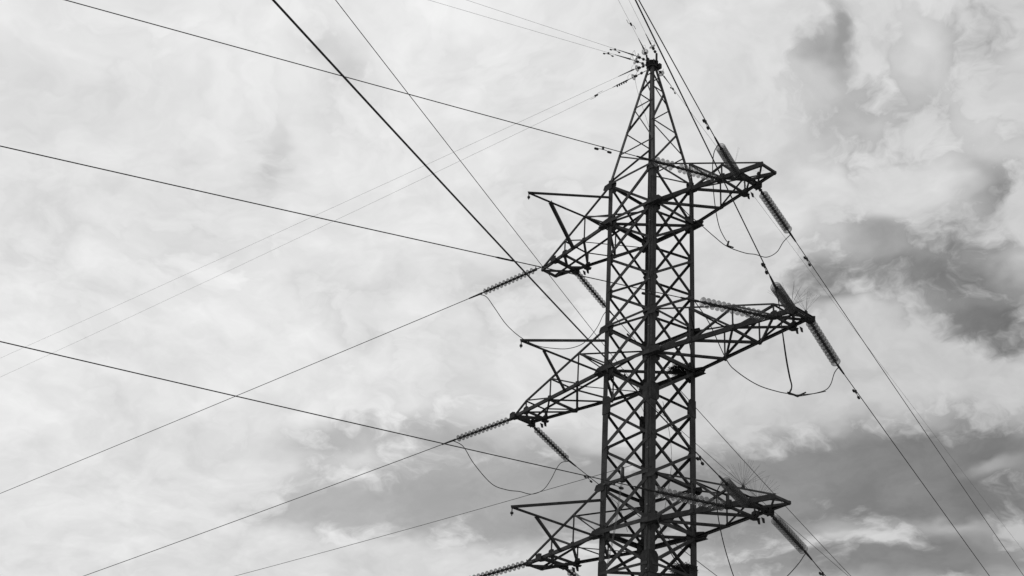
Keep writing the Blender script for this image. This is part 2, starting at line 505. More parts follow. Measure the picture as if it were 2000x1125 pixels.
# ------------------------------------------------------------------ crossarms
def crossarm(sgn, z, long_, label):
    root = empty('crossarm', (sgn * W, 0, z), tower)
    root['label'] = label
    A = 4.32 if long_ else 3.62
    e = 0.285 if long_ else 0.262
    xs = [W, 1.75, 2.85, 3.85, A] if long_ else [W, 1.75, 2.6, 3.0, A]
    def yb(x): return W + (e - W) * (x - W) / (A - W)
    slope = 0.262 if long_ else DZ / (A - W)
    def zu(x): return z + DZ - slope * (x - W)
    def B(i, s): return Vector((sgn * xs[i], s * yb(xs[i]), z))
    def T(i, s): return Vector((sgn * xs[i], s * yb(xs[i]), zu(xs[i])))
    def bar(p, q, n, s, nm='brace', sh=0.0, fl=1):
        angle(p, q, n, s, shift=sh, name=nm, parent=root, flip=fl)
    dn, up = (0, 0, -1), (0, 0, 1)
    for s in (-1, 1):
        side = (0, s, 0)
        channel(B(0, s), B(4, s) + (B(4, s) - B(0, s)).normalized() * 0.03, (0, 0, 1), (0.11 if sgn > 0 else 0.085) if s < 0 else 0.065, 0.05, 'bottom_chord', root, side=s * sgn)
        if long_:
            bar(T(0, s), T(3, s), side, 0.04, 'top_chord')
            bar(T(3, s), B(4, s) + v3(0, 0, 0.03), side, 0.04, 'top_chord')
        else:
            bar(T(0, s), B(4, s) + v3(0, 0, 0.03), side, 0.04, 'top_chord')
        last = 3 if long_ else 2
        for i in range(1, last + 1):
            bar(B(i, s), T(i, s), side, 0.045, 'post', -0.01)
        if s < 0 and sgn < 0:
            for i in range(1, last + 1):
                bar(T(i, s), B(i - 1, s) if i > 1 else (B(0, s) + T(0, s)) / 2 - v3(0, 0, 0.35), side, 0.035, 'brace', 0.008)
            bar(T(1, s), B(0, s), side, 0.03, 'brace', -0.03, -1)
        elif s < 0:
            bar(T(1, s), B(2, s), side, 0.05, 'brace', 0.008)
            bar(B(1, s), T(2, s), side, 0.045, 'brace', -0.03, -1)
            if long_:
                bar(B(2, s), T(3, s), side, 0.048, 'brace', -0.03, -1)
                bar(T(2, s), B(3, s), side, 0.04, 'brace', 0.008)
            else:
                bar(T(2, s), B(3, s), side, 0.045, 'brace', 0.008)
        else:
            bar(B(1, s), T(2, s), side, 0.045 if long_ else 0.03, 'brace', -0.03, -1)
            if long_:
                bar(B(2, s), T(3, s), side, 0.035, 'brace', -0.03, -1)
    # bottom plane
    zsh = v3(0, 0, -0.034)
    def bot(i, s, j, t, sz, sh=0.0):
        p, q = B(i, s) + zsh, B(j, t) + zsh
        angle(p, q, dn, sz, shift=sh, name='brace', parent=root)
    bot(0, -1, 1, 1, 0.055); bot(0, 1, 1, -1, 0.022, 0.03)
    bot(1, -1, 2, 1, 0.055); bot(2, -1, 2, 1, 0.05, 0.03)
    if long_:
        bot(1, 1, 2, -1, 0.045, 0.03)
        bot(2, -1, 3, 1, 0.045); bot(2, 1, 3, -1, 0.045, 0.03)
        bot(3, -1, 3, 1, 0.05); bot(4, -1, 3, 1, 0.06); bot(3, -1, 4, 1, 0.045, 0.03)
        for k in (-0.045, 0.045):
            channel(B(4, -1) + v3(sgn * k, -0.05, 0), B(4, 1) + v3(sgn * k, 0.05, 0), (0, 0, 1), 0.08, 0.03, 'end_beam', root, side=1 if k > 0 else -1)
    else:
        mid = (B(3, -1) + B(3, 1)) / 2 + v3(0, 0.06, 0)
        for k in (-0.035, 0.035):
            channel(B(3, -1) + v3(sgn * k, -0.05, 0), B(3, 1) + v3(sgn * k, 0.05, 0), (0, 0, 1), 0.075, 0.03, 'cross_beam', root, side=1 if k > 0 else -1)
        angle(B(2, -1) + zsh, mid + zsh, dn, 0.06, name='brace', parent=root)
        angle(mid + zsh, B(4, 1) + zsh, dn, 0.048, name='brace', parent=root)
        angle(B(4, -1) + zsh, B(3, 1) + zsh, dn, 0.045, shift=0.03, name='brace', parent=root)
        angle(mid + zsh, B(2, 1) + zsh, dn, 0.045, shift=0.03, name='brace', parent=root)
        bar(B(4, -1), B(4, 1), dn, 0.055, 'end_beam', 0.03)
    # top plane
    for i in range(1, (3 if long_ else 2) + 1):
        bar(T(i, -1), T(i, 1), up, 0.03, 'brace')
    bar(T(1, -1), T(0, 1), up, 0.03, 'brace', -0.02)
    # plates where the strings pull
    at = 4 if long_ else 3
    for s in (-1, 1):
        c = B(at, s)
        plate(c + v3(0, 0, -0.066), (1, 0, 0), (0, 1, 0), [(-0.09, -0.06), (0.07, -0.08), (0.09, 0.04), (0.04, 0.09), (-0.08, 0.07)], 0.012, 'gusset_plate', root)
        plate(c + v3(0, s * 0.07, 0.0), (1, 0, 0), (0, 0, 1), [(-0.10, -0.08), (0.08, -0.07), (0.09, 0.06), (0.0, 0.09), (-0.10, 0.06)], 0.014, 'gusset_plate', root)
    if True:
        i = 3 if long_ else 2
        for s in (-1, 1):
            c = B(i, s)
            plate(c + v3(0, 0, -0.068), (1, 0, 0), (0, 1, 0), [(-0.10, -0.05), (0.08, -0.06), (0.10, 0.04), (0.0, 0.10), (-0.09, 0.05)], 0.012, 'gusset_plate', root)
            plate(c + v3(0, -s * 0.012, 0.02), (1, 0, 0), (0, 0, 1), [(-0.11, -0.07), (0.10, -0.07), (0.08, 0.07), (0.0, 0.10), (-0.08, 0.07)], 0.012, 'gusset_plate', root)
        c = B(i, 1)
        for k in (0.05, 0.17):
            plate(c + v3(sgn * k, 0.03, -0.12), (0, 1, 0), (0, 0, 1), [(-0.05, 0.05), (0.05, 0.05), (0.06, -0.05), (0.0, -0.06)], 0.012, 'lug', root)
    for i in (1, 2):
        for s in (-1, 1):
            c = B(i, s)
            plate(c + v3(0, s * 0.006, 0.02), (1, 0, 0), (0, 0, 1), [(-0.06, -0.05), (0.06, -0.05), (0.05, 0.05), (-0.05, 0.05)], 0.01, 'gusset_plate', root)
    for s in (-1, 1):                       # gusset where the chord leaves the body
        c = Vector((sgn * (W + 0.04), s * W, z))
        plate(c + v3(0, s * 0.016, 0), (sgn, 0, 0), (0, 0, 1), [(-0.20, -0.12), (0.20, -0.07), (0.26, 0.0), (0.16, 0.10), (-0.18, 0.16)], 0.014, 'gusset_plate', root)
        plate(c + v3(0, 0, -0.064), (sgn, 0, 0), (0, 1, 0), [(-0.16, -0.10), (0.22, -0.08), (0.22, 0.08), (-0.16, 0.10)], 0.012, 'gusset_plate', root)
        c2 = Vector((sgn * (W + 0.03), s * W, z + DZ))
        plate(c2 + v3(0, s * 0.016, 0), (sgn, 0, 0), (0, 0, 1), [(-0.15, -0.10), (0.06, -0.12), (0.15, -0.05), (0.10, 0.06), (-0.14, 0.10)], 0.012, 'gusset_plate', root)
    return root

crossarm(1, Z1, False, 'uppermost crossarm reaching towards the right')
crossarm(1, Z2, True, 'longest middle crossarm reaching towards the right')
crossarm(1, Z3, False, 'lowest crossarm in view reaching towards the right')
crossarm(-1, Z1, False, 'uppermost crossarm reaching towards the left')
crossarm(-1, Z2, True, 'longest middle crossarm reaching towards the left')
crossarm(-1, Z3, False, 'lowest crossarm in view reaching towards the left')

# outriggers that hold the jumpers off the body
for z, ax, ay, az, strut_x, thick in ((Z1, -1.16, -3.02, -0.03, -2.20, 0.075), (Z2, -1.08, -3.05, -0.02, -2.22, 0.05), (Z3, -1.04, -3.06, 0.0, -2.2, 0.055)):
    tip = Vector((ax, ay, z + az))
    base = corner('l', z)
    root = empty('outrigger', base, tower)
    root['label'] = 'triangular bracket pointing left off the tower body'
    top = Vector((-W, -W, z + 0.74)); low = Vector((-W, -W, z - 0.10))
    angle(top + (top - tip).normalized() * 0.09, tip, (0, 0, -1), 0.065, name='rod', parent=root)
    angle(low + (low - tip).normalized() * 0.09, tip, (0, 0, -1), 0.055, name='rod', parent=root)
    mid = low + (tip - low) * 0.74
    arm_y = -(W + (0.27 - W) * (abs(strut_x) - W) / ((4.32 if z == Z2 else 3.62) - W))
    angle(mid + v3(0, 0, -0.02), (strut_x, arm_y, z - 0.07), (0, 0, -1), thick, name='strut', parent=root)
    mb = MB()
    mb.tube([tip + v3(0, 0, 0.05), tip + v3(0, 0, -0.17)], 0.012)
    mb.tube([tip + v3(0, 0, -0.09), tip + v3(0, 0, -0.13)], [0.035, 0.035], 8)
    build(mb, 'hook_pin', 'fitting', root)

# ------------------------------------------------------------------ wires: attachment, azimuth, offset, slope, curvature, where the string ends
LINES = {
    'R1L': ((2.60, -0.40, 19.20), -103, -0.041, -0.1150, 0.0002, 1.96),
    'R2L': ((3.83, -0.30, 15.20), -103, -0.040, -0.1161, 0.0004, 1.99),
    'R3L': ((2.60, -0.40, 11.25), -103, -0.060, -0.0389, 0.0004, 1.89),
    'R1U': ((3.00, -0.38, 19.20), -64, -0.135, -0.1421, 0.0002, 1.64),
    'R2U': ((4.31, -0.28, 15.20), -64, -0.355, -0.0481, 0.0002, 1.89),
    'R3U': ((3.00, -0.38, 11.25), -64, -0.037, -0.1190, 0.0008, 1.77),
    'R1D': ((3.00, 0.42, 19.20), 107, -0.021, -0.0692, 0.0002, 2.01),
    'R2D': ((4.31, 0.29, 15.20), 107, -0.185, -0.0751, 0.0002, 1.75),
    'R3D': ((3.00, 0.42, 11.25), 107, 0.044, -0.1360, 0.0008, 2.01),
    'L1L': ((-3.00, -0.38, 19.20), -170, -0.086, -0.0904, 0.0002, 2.42),
    'L2L': ((-4.31, -0.28, 15.20), -170, -0.036, -0.1081, 0.0004, 1.95),
    'L1D': ((-3.00, 0.42, 19.20), 107, -0.087, -0.0970, 0.0008, 1.74),
    'L2D': ((-4.31, 0.29, 15.20), 107, -0.209, -0.0372, 0.0008, 1.99),
    'L3L': ((-3.00, -0.38, 11.25), -170, -0.035, -0.1000, 0.0004, 2.20),
    'L3D': ((-3.00, 0.42, 11.25), 107, -0.100, -0.0900, 0.0006, 1.95),
    'FU': ((-0.74, 0.74, 14.95), -64, -0.014, -0.0379, 0.0002, 0.10),
    'FD': ((-0.74, 0.74, 14.95), 107, -0.031, -0.0013, 0.0002, 0.10),
    'FL': ((-0.74, 0.74, 13.20), -170, 0.201, -0.0687, 0.0008, 0.33),
    'GLa': ((0.00, 0.00, 24.10), -103, 0.009, -0.1330, 0.0002, 0.72),
    'GLb': ((0.00, 0.00, 24.15), -103, 0.105, -0.0971, 0.0002, 0.62),
    'GLLa': ((0.00, 0.00, 24.00), -170, 0.266, -0.0563, 0.0002, 0.62),
    'GLLb': ((0.00, 0.00, 23.80), -170, 0.221, -0.0846, 0.0004, 0.80),
    'GUa': ((0.00, 0.00, 24.20), -64, -0.071, -0.0715, 0.0002, 0.80),
    'GUb': ((0.00, 0.00, 24.20), -64, 0.519, -0.0543, 0.0002, 0.18),
    'GDa': ((0.00, 0.00, 24.00), 107, 0.267, -0.0132, 0.0002, 0.75),
}
def at(k, T):
    (ax, ay, az), azm, c0, s, c2, T0 = LINES[k]
    a = R(azm)
    return Vector((ax + math.cos(a) * T, ay + math.sin(a) * T, az + c0 + s * T + c2 * T * T))

PLACE = {'1': 'uppermost', '2': 'middle', '3': 'lowest'}
TO = {'L': 'running off to the left edge', 'U': 'running overhead off the top edge', 'D': 'running away down to the lower right'}
TOL = {'L': 'running down to the left', 'D': 'running behind the tower to the lower right'}

# shared meshes of one insulator unit (axis +z from tower to wire)
gb_ = MB()
gb_.lathe([(0.040, 0.056), (0.070, 0.064), (0.096, 0.076), (0.112, 0.090), (0.113, 0.099), (0.098, 0.093), (0.082, 0.099), (0.066, 0.092), (0.036, 0.094)], 20)
glass_me = gb_.mesh('insulator_disc', 'glass', smooth_=True)
gs_ = MB()
gs_.lathe([(0.040, 0.060), (0.060, 0.066), (0.080, 0.078), (0.090, 0.090), (0.090, 0.097), (0.076, 0.092), (0.062, 0.097), (0.036, 0.094)], 18)
glass_small = gs_.mesh('insulator_disc', 'glass', smooth_=True)
cb_ = MB()
cb_.lathe([(0.0, -0.012), (0.018, -0.010), (0.020, 0.004), (0.034, 0.006), (0.040, 0.045), (0.036, 0.066), (0.0, 0.068)], 10)
cb_.lathe([(0.026, 0.06), (0.024, 0.128), (0.0, 0.130)], 8)
cap_me = cb_.mesh('metal_cap', 'fitting', smooth_=True)
PITCH = 0.130

def string(k, label, n=13, broken=()):
    A = Vector(LINES[k][0]) + v3(0, 0, -0.05); E_ = at(k, LINES[k][5])
    d = (E_ - A).normalized(); Ls = (E_ - A).length
    root = empty('insulator_string', A)
    tag(root, label, 'insulator', 'glass insulator strings of the tower')
    start = Ls - n * PITCH - 0.10
    rot = d.to_track_quat('Z', 'Y')
    mb = MB()                                       # shackle, links and yoke at the tower end
    side = d.cross(v3(0, 0, 1)).normalized(); upv = side.cross(d)
    mb.box(A + d * 0.04, d * 0.06, side * 0.016, upv * 0.035)
    mb.tube([A + d * 0.06, A + d * (start + 0.01)], 0.014, 6)
    mb.box(A + d * (start * 0.45), d * 0.035, side * 0.03, upv * 0.018)
    mb.box(A + d * (start - 0.03), d * 0.03, side * 0.018, upv * 0.035)
    mb.tube([A + d * (start - 0.03) - upv * 0.02, A + d * (start - 0.03) + upv * 0.09], 0.012, 5)
    build(mb, 'shackle', 'fitting', root, A)
    for i in range(n):
        pos = A + d * (start + i * PITCH)
        c = bpy.data.objects.new('insulator_disc', cap_me if i in broken else (glass_small if k[0] == 'L' else glass_me))
        COL.objects.link(c); c.parent = root
        c.location = pos - A; c.rotation_mode = 'QUATERNION'
        c.rotation_quaternion = rot
        if i not in broken:
            m = bpy.data.objects.new('metal_cap', cap_me)
            COL.objects.link(m); m.parent = c
    mb = MB()                                       # compression clamp on the wire
    mb.tube([A + d * (Ls - 0.11), A + d * Ls], 0.018, 6)
    q0, q1, q2 = at(k, LINES[k][5] - 0.02), at(k, LINES[k][5] + 0.12), at(k, LINES[k][5] + 0.42)
    mb.tube([q0, q1, q2], [0.028, 0.026, 0.018], 8)
    build(mb, 'tension_clamp', 'fitting', root)
    return root

ARM = {'R': 'right', 'L': 'left'}
SDIR = {'RL': 'lying level towards the tower and left', 'RU': 'rising towards the top edge', 'RD': 'slanting down to the right',
        'LL': 'slanting down to the left', 'LD': 'slanting down behind the tower body'}
for k in ('R1L', 'R2L', 'R3L', 'R1U', 'R2U', 'R3U', 'R1D', 'R2D', 'R3D', 'L1L', 'L2L', 'L3L', 'L1D', 'L2D', 'L3D'):
    lab = f'glass insulator string on {PLACE[k[1]]} {ARM[k[0]]} crossarm, {SDIR[k[0] + k[2]]}'
    string(k, lab, broken=(8,) if k == 'R1L' else ())

# vibration dampers: one weight mesh, shared
wb = MB(); wb.lathe([(0.0, -0.05), (0.022, -0.048), (0.028, -0.03), (0.028, 0.03), (0.022, 0.048), (0.0, 0.05)], 10)
weight_me = wb.mesh('weight', 'dark', smooth_=True)
wb2 = MB(); wb2.lathe([(0.0, -0.03), (0.015, -0.028), (0.02, -0.015), (0.02, 0.015), (0.015, 0.028), (0.0, 0.03)], 10)
weight_small = wb2.mesh('weight', 'dark', smooth_=True)

def damper(wire, k, T, big=True):
    p = at(k, T); d = (at(k, T + 0.1) - at(k, T - 0.1)).normalized()
    drop = 0.06 if big else 0.04
    ln = 0.17 if big else 0.13
    mb = MB()
    side = d.cross(v3(0, 0, 1)).normalized()
    mb.box(p + v3(0, 0, -drop * 0.45), d * 0.022, side * 0.016, v3(0, 0, drop * 0.62))
    m0, m1 = p - d * ln + v3(0, 0, -drop - 0.03), p + d * ln + v3(0, 0, -drop - 0.03)
    mid = p + v3(0, 0, -drop)
    mb.tube([m0, (m0 + mid) / 2 + v3(0, 0, 0.008), mid, (m1 + mid) / 2 + v3(0, 0, 0.008), m1], 0.007, 5)
    o = build(mb, 'vibration_damper', 'fitting', wire)
    for e in (m0, m1):
        wgt = bpy.data.objects.new('weight', weight_me if big else weight_small)
        COL.objects.link(wgt); wgt.parent = o
        wgt.location = e - wloc(o)
        wgt.rotation_mode = 'QUATERNION'; wgt.rotation_quaternion = d.to_track_quat('Z', 'Y')

DAMP = {'R1U': 2.83, 'R1D': 3.23, 'R2U': 2.83, 'R2D': 2.99, 'R3U': 3.60, 'R3D': 3.12, 'R1L': 3.27, 'R2L': 3.14, 'R3L': 2.79,
        'L2D': 3.12, 'L1D': 3.21, 'GLa': 1.37, 'GLb': 1.17, 'GDa': 1.30, 'FD': 1.78, 'FU': 1.9}
def spread(T0, T1):
    n = 46
    return [T0 + (T1 - T0) * (i / n) ** 1.5 for i in range(n + 1)]

def wire(k, name, label, rad, mat, T1, grp, T0=None, cat='wire'):
    T0 = LINES[k][5] if T0 is None else T0
    mb = MB(); mb.tube([at(k, T) for T in spread(T0, T1)], rad, 6)
    o = build(mb, name, mat, None, at(k, T0), True)
    tag(o, label, cat, grp)
    if k in DAMP:
        damper(o, k, DAMP[k], k[0] in 'RL')
    return o
for k in ('R1L', 'R2L', 'R3L', 'R1U', 'R2U', 'R3U', 'R1D', 'R2D', 'R3D', 'L1L', 'L2L', 'L3L', 'L1D', 'L2D', 'L3D'):
    to = (TO if k[0] == 'R' else TOL)[k[2]]
    wire(k, 'conductor_wire', f'dark conductor from {PLACE[k[1]]} {ARM[k[0]]} crossarm {to}', {'L': 0.0095, 'U': 0.0115, 'D': 0.0105}[k[2]], 'wire', {'L': 70, 'U': 60, 'D': 110}[k[2]], 'power conductors')
sl = [o for o in COL.objects if o.get('label', '').startswith('dark conductor from middle right crossarm running off to the left')][0]
mb = MB(); mb.tube([at('R2L', T) for T in (6.25, 6.32, 6.62, 6.70)], [0.010, 0.018, 0.018, 0.010], 7); build(mb, 'repair_sleeve', 'fitting', sl)
wire('FU', 'fibre_cable', 'thin cable crossing sky from tower middle to the top edge', 0.0065, 'fibre', 60, 'thin communication cables')
wire('FD', 'fibre_cable', 'thin cable leaving tower middle towards the lower right', 0.0065, 'fibre', 110, 'thin communication cables')
wire('FL', 'fibre_cable', 'thin cable leaving tower low down towards the bottom left', 0.0065, 'fibre', 80, 'thin communication cables')
GL = {'GLa': 'lower of two faint ground wires from the peak to the upper left', 'GLb': 'upper of two faint ground wires from the peak to the upper left',
      'GLLa': 'upper of two faint ground wires from the peak down to the left', 'GLLb': 'lower of two faint ground wires from the peak down to the left',
      'GUa': 'faint ground wire with a forked clamp rising from the peak', 'GUb': 'faint ground wire rising from the peak beside the thick conductors',
      'GDa': 'faint ground wire from the peak falling to the right edge'}
for k, lab in GL.items():
    wire(k, 'ground_wire', lab, 0.0045 if k == 'GDa' else 0.0032, 'gwire', {'L': 70, 'U': 60, 'D': 120}[k[1]], 'ground wires at the tower peak', cat='wire')

# ground wire fittings: one small disc with armour rods, held by the peak
sm = MB()
sm.lathe([(0.030, 0.0), (0.050, 0.012), (0.085, 0.03), (0.09, 0.042), (0.07, 0.038), (0.03, 0.04)], 14)
sm_me = sm.mesh('insulator_disc', 'glass', smooth_=True)
HOLD = {'GUb': Vector((0.13, 0.02, 24.42)), 'GUa': Vector((-0.09, -0.08, 24.33))}
for k, lab in GL.items():
    E_ = at(k, LINES[k][5])
    A = HOLD.get(k)
    if A is None:
        dd = Vector((E_.x, E_.y, 0)).normalized()
        A = Vector((dd.x * 0.17, dd.y * 0.17, min(max(E_.z, 24.05), 24.2)))
        if k == 'GLLb':
            A = Vector((dd.x * 0.05 - 0.10, dd.y * 0.05 - 0.05, 23.99))
    d = (E_ - A).normalized(); Ls = (E_ - A).length
    root = empty('ground_wire_fitting', A)
    tag(root, 'small peak insulator holding the ' + {
        'GLa': 'lower ground wire to the upper left', 'GLb': 'upper ground wire to the upper left', 'GLLa': 'upper ground wire down to the left',
        'GLLb': 'lower ground wire down to the left', 'GUa': 'rising ground wire with forked clamp', 'GUb': 'rising ground wire beside thick conductors',
        'GDa': 'ground wire falling to the right edge'}[k], 'insulator', 'small fittings at the tower peak')
    side = d.cross(v3(0, 0, 1)).normalized(); upv = side.cross(d)
    mb = MB()
    mb.tube([A, E_], 0.010, 5)
    mb.box(A + d * Ls * 0.25, d * 0.03, side * 0.02, upv * 0.03)
    mb.box(A + d * Ls * 0.55, d * 0.04, side * 0.03, upv * 0.022)
    build(mb, 'shackle', 'fitting', root, A)
    c = bpy.data.objects.new('insulator_disc', sm_me); COL.objects.link(c); c.parent = root
    c.location = d * Ls * 0.6; c.rotation_mode = 'QUATERNION'; c.rotation_quaternion = d.to_track_quat('Z', 'Y')
    mb = MB()
    T0 = LINES[k][5]
    mb.tube([at(k, T0 - 0.03), at(k, T0 + 0.12), at(k, T0 + 0.45)], [0.022, 0.016, 0.008], 6)
    if k == 'GLLb':
        for i in range(5):
            q = at(k, T0 + 0.02 + i * 0.07); mb.box(q + v3(0, 0, -0.02), d * 0.012, side * 0.015, upv * 0.035)
    build(mb, 'tension_clamp', 'fitting', root)
    mb = MB()                                        # arcing horn loop
    cc = A + d * Ls * 0.62
    mb.tube([cc + side * 0.02, cc + side * 0.08 + upv * 0.06, cc + side * 0.06 + upv * 0.15 + d * 0.06, cc - side * 0.02 + upv * 0.15 + d * 0.13, cc - side * 0.04 + upv * 0.07 + d * 0.18, cc + d * 0.2], 0.0035, 4)
    build(mb, 'arcing_horn', 'gwire', root)
# forked clamps on two of the ground wires
for k, T in (('GUa', 1.89), ('GLLb', 1.78)):
    p = at(k, T); d = (at(k, T + 0.1) - p).normalized(); side = d.cross(v3(0, 0, 1)).normalized()
    o = [x for x in COL.objects if x.get('label') == GL[k]][0]
    mb = MB()
    mb.box(p, d * 0.05, side * 0.018, v3(0, 0, 0.018))
    mb.tube([p - d * 0.02, p + side * 0.05 + d * 0.06, p + side * 0.05 + d * 0.22], 0.006, 4)
    mb.tube([p - d * 0.02, p - side * 0.05 - d * 0.10, p - side * 0.05 - d * 0.24], 0.006, 4)
    build(mb, 'forked_clamp', 'fitting', o)

# ------------------------------------------------------------------ jumpers: slack loops from string end to string end
def spline(pts, sub=6):
    pts = [Vector(p) for p in pts]
    out = []
    for i in range(len(pts) - 1):
        p0, p1, p2, p3 = pts[max(i - 1, 0)], pts[i], pts[i + 1], pts[min(i + 2, len(pts) - 1)]
        for j in range(sub):
            t = j / sub
            out.append(0.5 * ((2 * p1) + (p2 - p0) * t + (2 * p0 - 5 * p1 + 4 * p2 - p3) * t * t + (3 * p1 - p0 - 3 * p2 + p3) * t ** 3))
    out.append(pts[-1])
    return out
JUMP = {
    'R1': [(2.14, -2.39, 18.93), (2.19, -1.38, 18.14), (2.23, -0.72, 17.92), (2.25, -0.30, 17.80), (2.27, 0.12, 17.72), (2.30, 0.73, 17.80), (2.32, 1.09, 17.91), (2.34, 1.49, 18.00), (2.36, 1.87, 18.30), (2.37, 2.13, 18.69), (2.39, 2.42, 19.03)],
    'R1u': [(3.75, -1.92, 18.82), (3.48, -1.76, 18.78), (3.18, -1.45, 18.53), (2.87, -1.02, 18.12), (2.64, -0.61, 17.80), (2.52, -0.27, 17.67), (2.43, -0.02, 17.67), (2.27, 0.12, 17.74)],
    'R2': [(3.36, -2.32, 14.92), (3.40, -1.91, 14.56), (3.45, -1.44, 13.88), (3.48, -1.13, 13.70), (3.53, -0.54, 13.60), (3.59, 0.06, 13.64), (3.63, 0.45, 13.71), (3.64, 0.66, 13.73), (3.69, 1.18, 13.96), (3.73, 1.55, 14.16), (3.75, 1.73, 14.36), (3.76, 1.88, 14.68), (3.78, 2.04, 14.88)],
    'R2u': [(5.17, -2.05, 14.75), (4.95, -1.62, 14.60), (4.63, -1.11, 14.22), (4.34, -0.64, 13.91), (4.10, -0.23, 13.73), (3.89, 0.12, 13.69), (3.62, 0.39, 13.70)],
    'R3': [(2.16, -2.32, 11.11), (2.18, -1.85, 10.16), (2.21, -1.28, 9.68), (2.25, -0.41, 9.47), (2.30, 0.65, 9.58), (2.33, 1.29, 9.97), (2.36, 1.76, 10.35), (2.38, 2.15, 10.72), (2.39, 2.33, 10.93), (2.39, 2.42, 11.01)],
    'R3u': [(3.81, -2.04, 10.99), (3.45, -1.80, 10.93), (3.16, -1.46, 10.78), (2.90, -1.08, 10.58), (2.66, -0.64, 10.27), (2.46, -0.14, 9.86), (2.29, 0.34, 9.54)],
    'L1': [(-5.46, -0.81, 18.89), (-5.35, -0.64, 18.84), (-5.23, -0.45, 18.56), (-5.02, -0.14, 18.07), (-4.79, 0.23, 17.74), (-4.56, 0.58, 17.58), (-4.33, 0.93, 17.56), (-4.10, 1.28, 17.61), (-3.88, 1.62, 17.83), (-3.70, 1.90, 18.31), (-3.60, 2.05, 18.75), (-3.53, 2.16, 18.94)],
    'L2': [(-6.31, -0.63, 14.95), (-6.18, -0.36, 14.84), (-6.04, -0.08, 14.42), (-5.82, 0.38, 13.95), (-5.64, 0.76, 13.85), (-5.49, 1.07, 13.86), (-5.35, 1.36, 13.84), (-5.22, 1.63, 14.00), (-5.14, 1.81, 14.30), (-5.07, 1.95, 14.66), (-5.01, 2.07, 14.85), (-4.91, 2.27, 14.92)],
    'L3': [(-5.25, -0.78, 10.99), (-5.04, -0.38, 10.24), (-4.83, 0.01, 9.71), (-4.63, 0.40, 9.39), (-4.42, 0.79, 9.28), (-4.21, 1.18, 9.38), (-4.01, 1.58, 9.70), (-3.80, 1.97, 10.23), (-3.59, 2.36, 10.97)],
}
for k, pts in JUMP.items():
    mb = MB(); mb.tube(spline(pts), 0.010, 6)
    what = 'slack jumper loop hanging under' if len(k) == 2 else 'jumper tail dropping from the top-edge conductor past'
    o = build(mb, 'jumper_cable', 'wire', None, pts[0], True)
    tag(o, f'{what} the {PLACE[k[1]]} {ARM[k[0]]} crossarm', 'cable', 'jumper cables')
    if k in ('R1u', 'R2u', 'R3u'):
        mb = MB(); e = Vector(pts[-1])
        mb.tube([e + v3(0.10, -0.05, 0.06), e, e + v3(0.02, 0.20, 0.03)], [0.02, 0.024, 0.018], 6)
        build(mb, 'clamp', 'fitting', o)
    if k == 'R2u':
        mb = MB(); mb.tube(spline([Vector(p) + v3(0.0, 0.012 + 0.016 * math.sin(i), 0.0) for i, p in enumerate(pts[2:])]), 0.010, 6)
        build(mb, 'second_strand', 'wire', o)
    if k == 'R2':
        mb = MB(); mb.tube(spline([Vector(p) + v3(0, 0, 0.03 * math.sin(i * 1.6)) for i, p in enumerate(pts[6:10])]), 0.010, 6)
        mb.tube([Vector(pts[6]) - v3(0, 0.12, 0), Vector(pts[7]), Vector(pts[8]) - v3(0, 0.3, 0.08)], [0.016, 0.026, 0.018], 6)
        build(mb, 'sleeve', 'fitting', o)

# ------------------------------------------------------------------ bird deterrents
def spikes(base, label, n, length, lean, seed, fan=R(58)):
    rnd = random.Random(seed)
    b = Vector(base)
    root = empty('bird_spike_fan', b)
    tag(root, label, 'bird spikes', 'bird spikes on the right crossarms')
    mb = MB(); mb.box(b, (0.035, 0, 0), (0, 0.02, 0), (0, 0, 0.018)); mb.tube([b + v3(0, 0, 0.01), b + v3(0, 0, 0.04)], 0.026, 7)
    build(mb, 'base', 'dark', root, b)
    for i in range(n):
        a = -fan + 2 * fan * i / max(n - 1, 1) + rnd.uniform(-0.05, 0.05)
        dv = Vector((math.sin(a) * 0.72, math.sin(a) * 0.70, math.cos(a))) + Vector((lean[0], lean[1], 0)) + Vector((rnd.uniform(-.12, .12), rnd.uniform(-.12, .12), 0))
        dv.normalize()
        l = length * rnd.uniform(0.85, 1.08)
        mb = MB(); mb.tube([b + v3(0, 0, 0.03), b + dv * l * 0.55 + v3(0, 0, 0.02), b + dv * l], [0.0022, 0.0020, 0.0015], 4)
        build(mb, 'spike', 'gwire', root, b)
spikes((2.93, -0.36, Z3 + 0.31), 'bird spike fan on the lowest right crossarm, nearer the body', 24, 0.62, (0.0, 0.0), 1)
spikes((2.98, 0.02, Z3 + 0.10), 'bird spike fan on the lowest right crossarm, nearer its tip', 17, 0.58, (0.1, 0.1), 2)
spikes((4.26, -0.26, Z2 + 0.08), 'bird spike fan on the middle right crossarm, nearer the body', 18, 0.60, (0.1, 0.15), 3)
spikes((4.33, 0.14, Z2 + 0.09), 'bird spike fan on the middle right crossarm, at its outer end', 10, 0.55, (0.0, 0.05), 4, R(30))
spikes((2.90, -0.36, Z1 + 0.10), 'single bird spike on the uppermost right crossarm by the rising insulator', 2, 0.62, (0.12, 0.1), 5, R(4))
spikes((3.29, 0.05, Z1 + 0.03), 'stubby bird spike base near the uppermost right crossarm tip', 3, 0.16, (0, 0), 6)

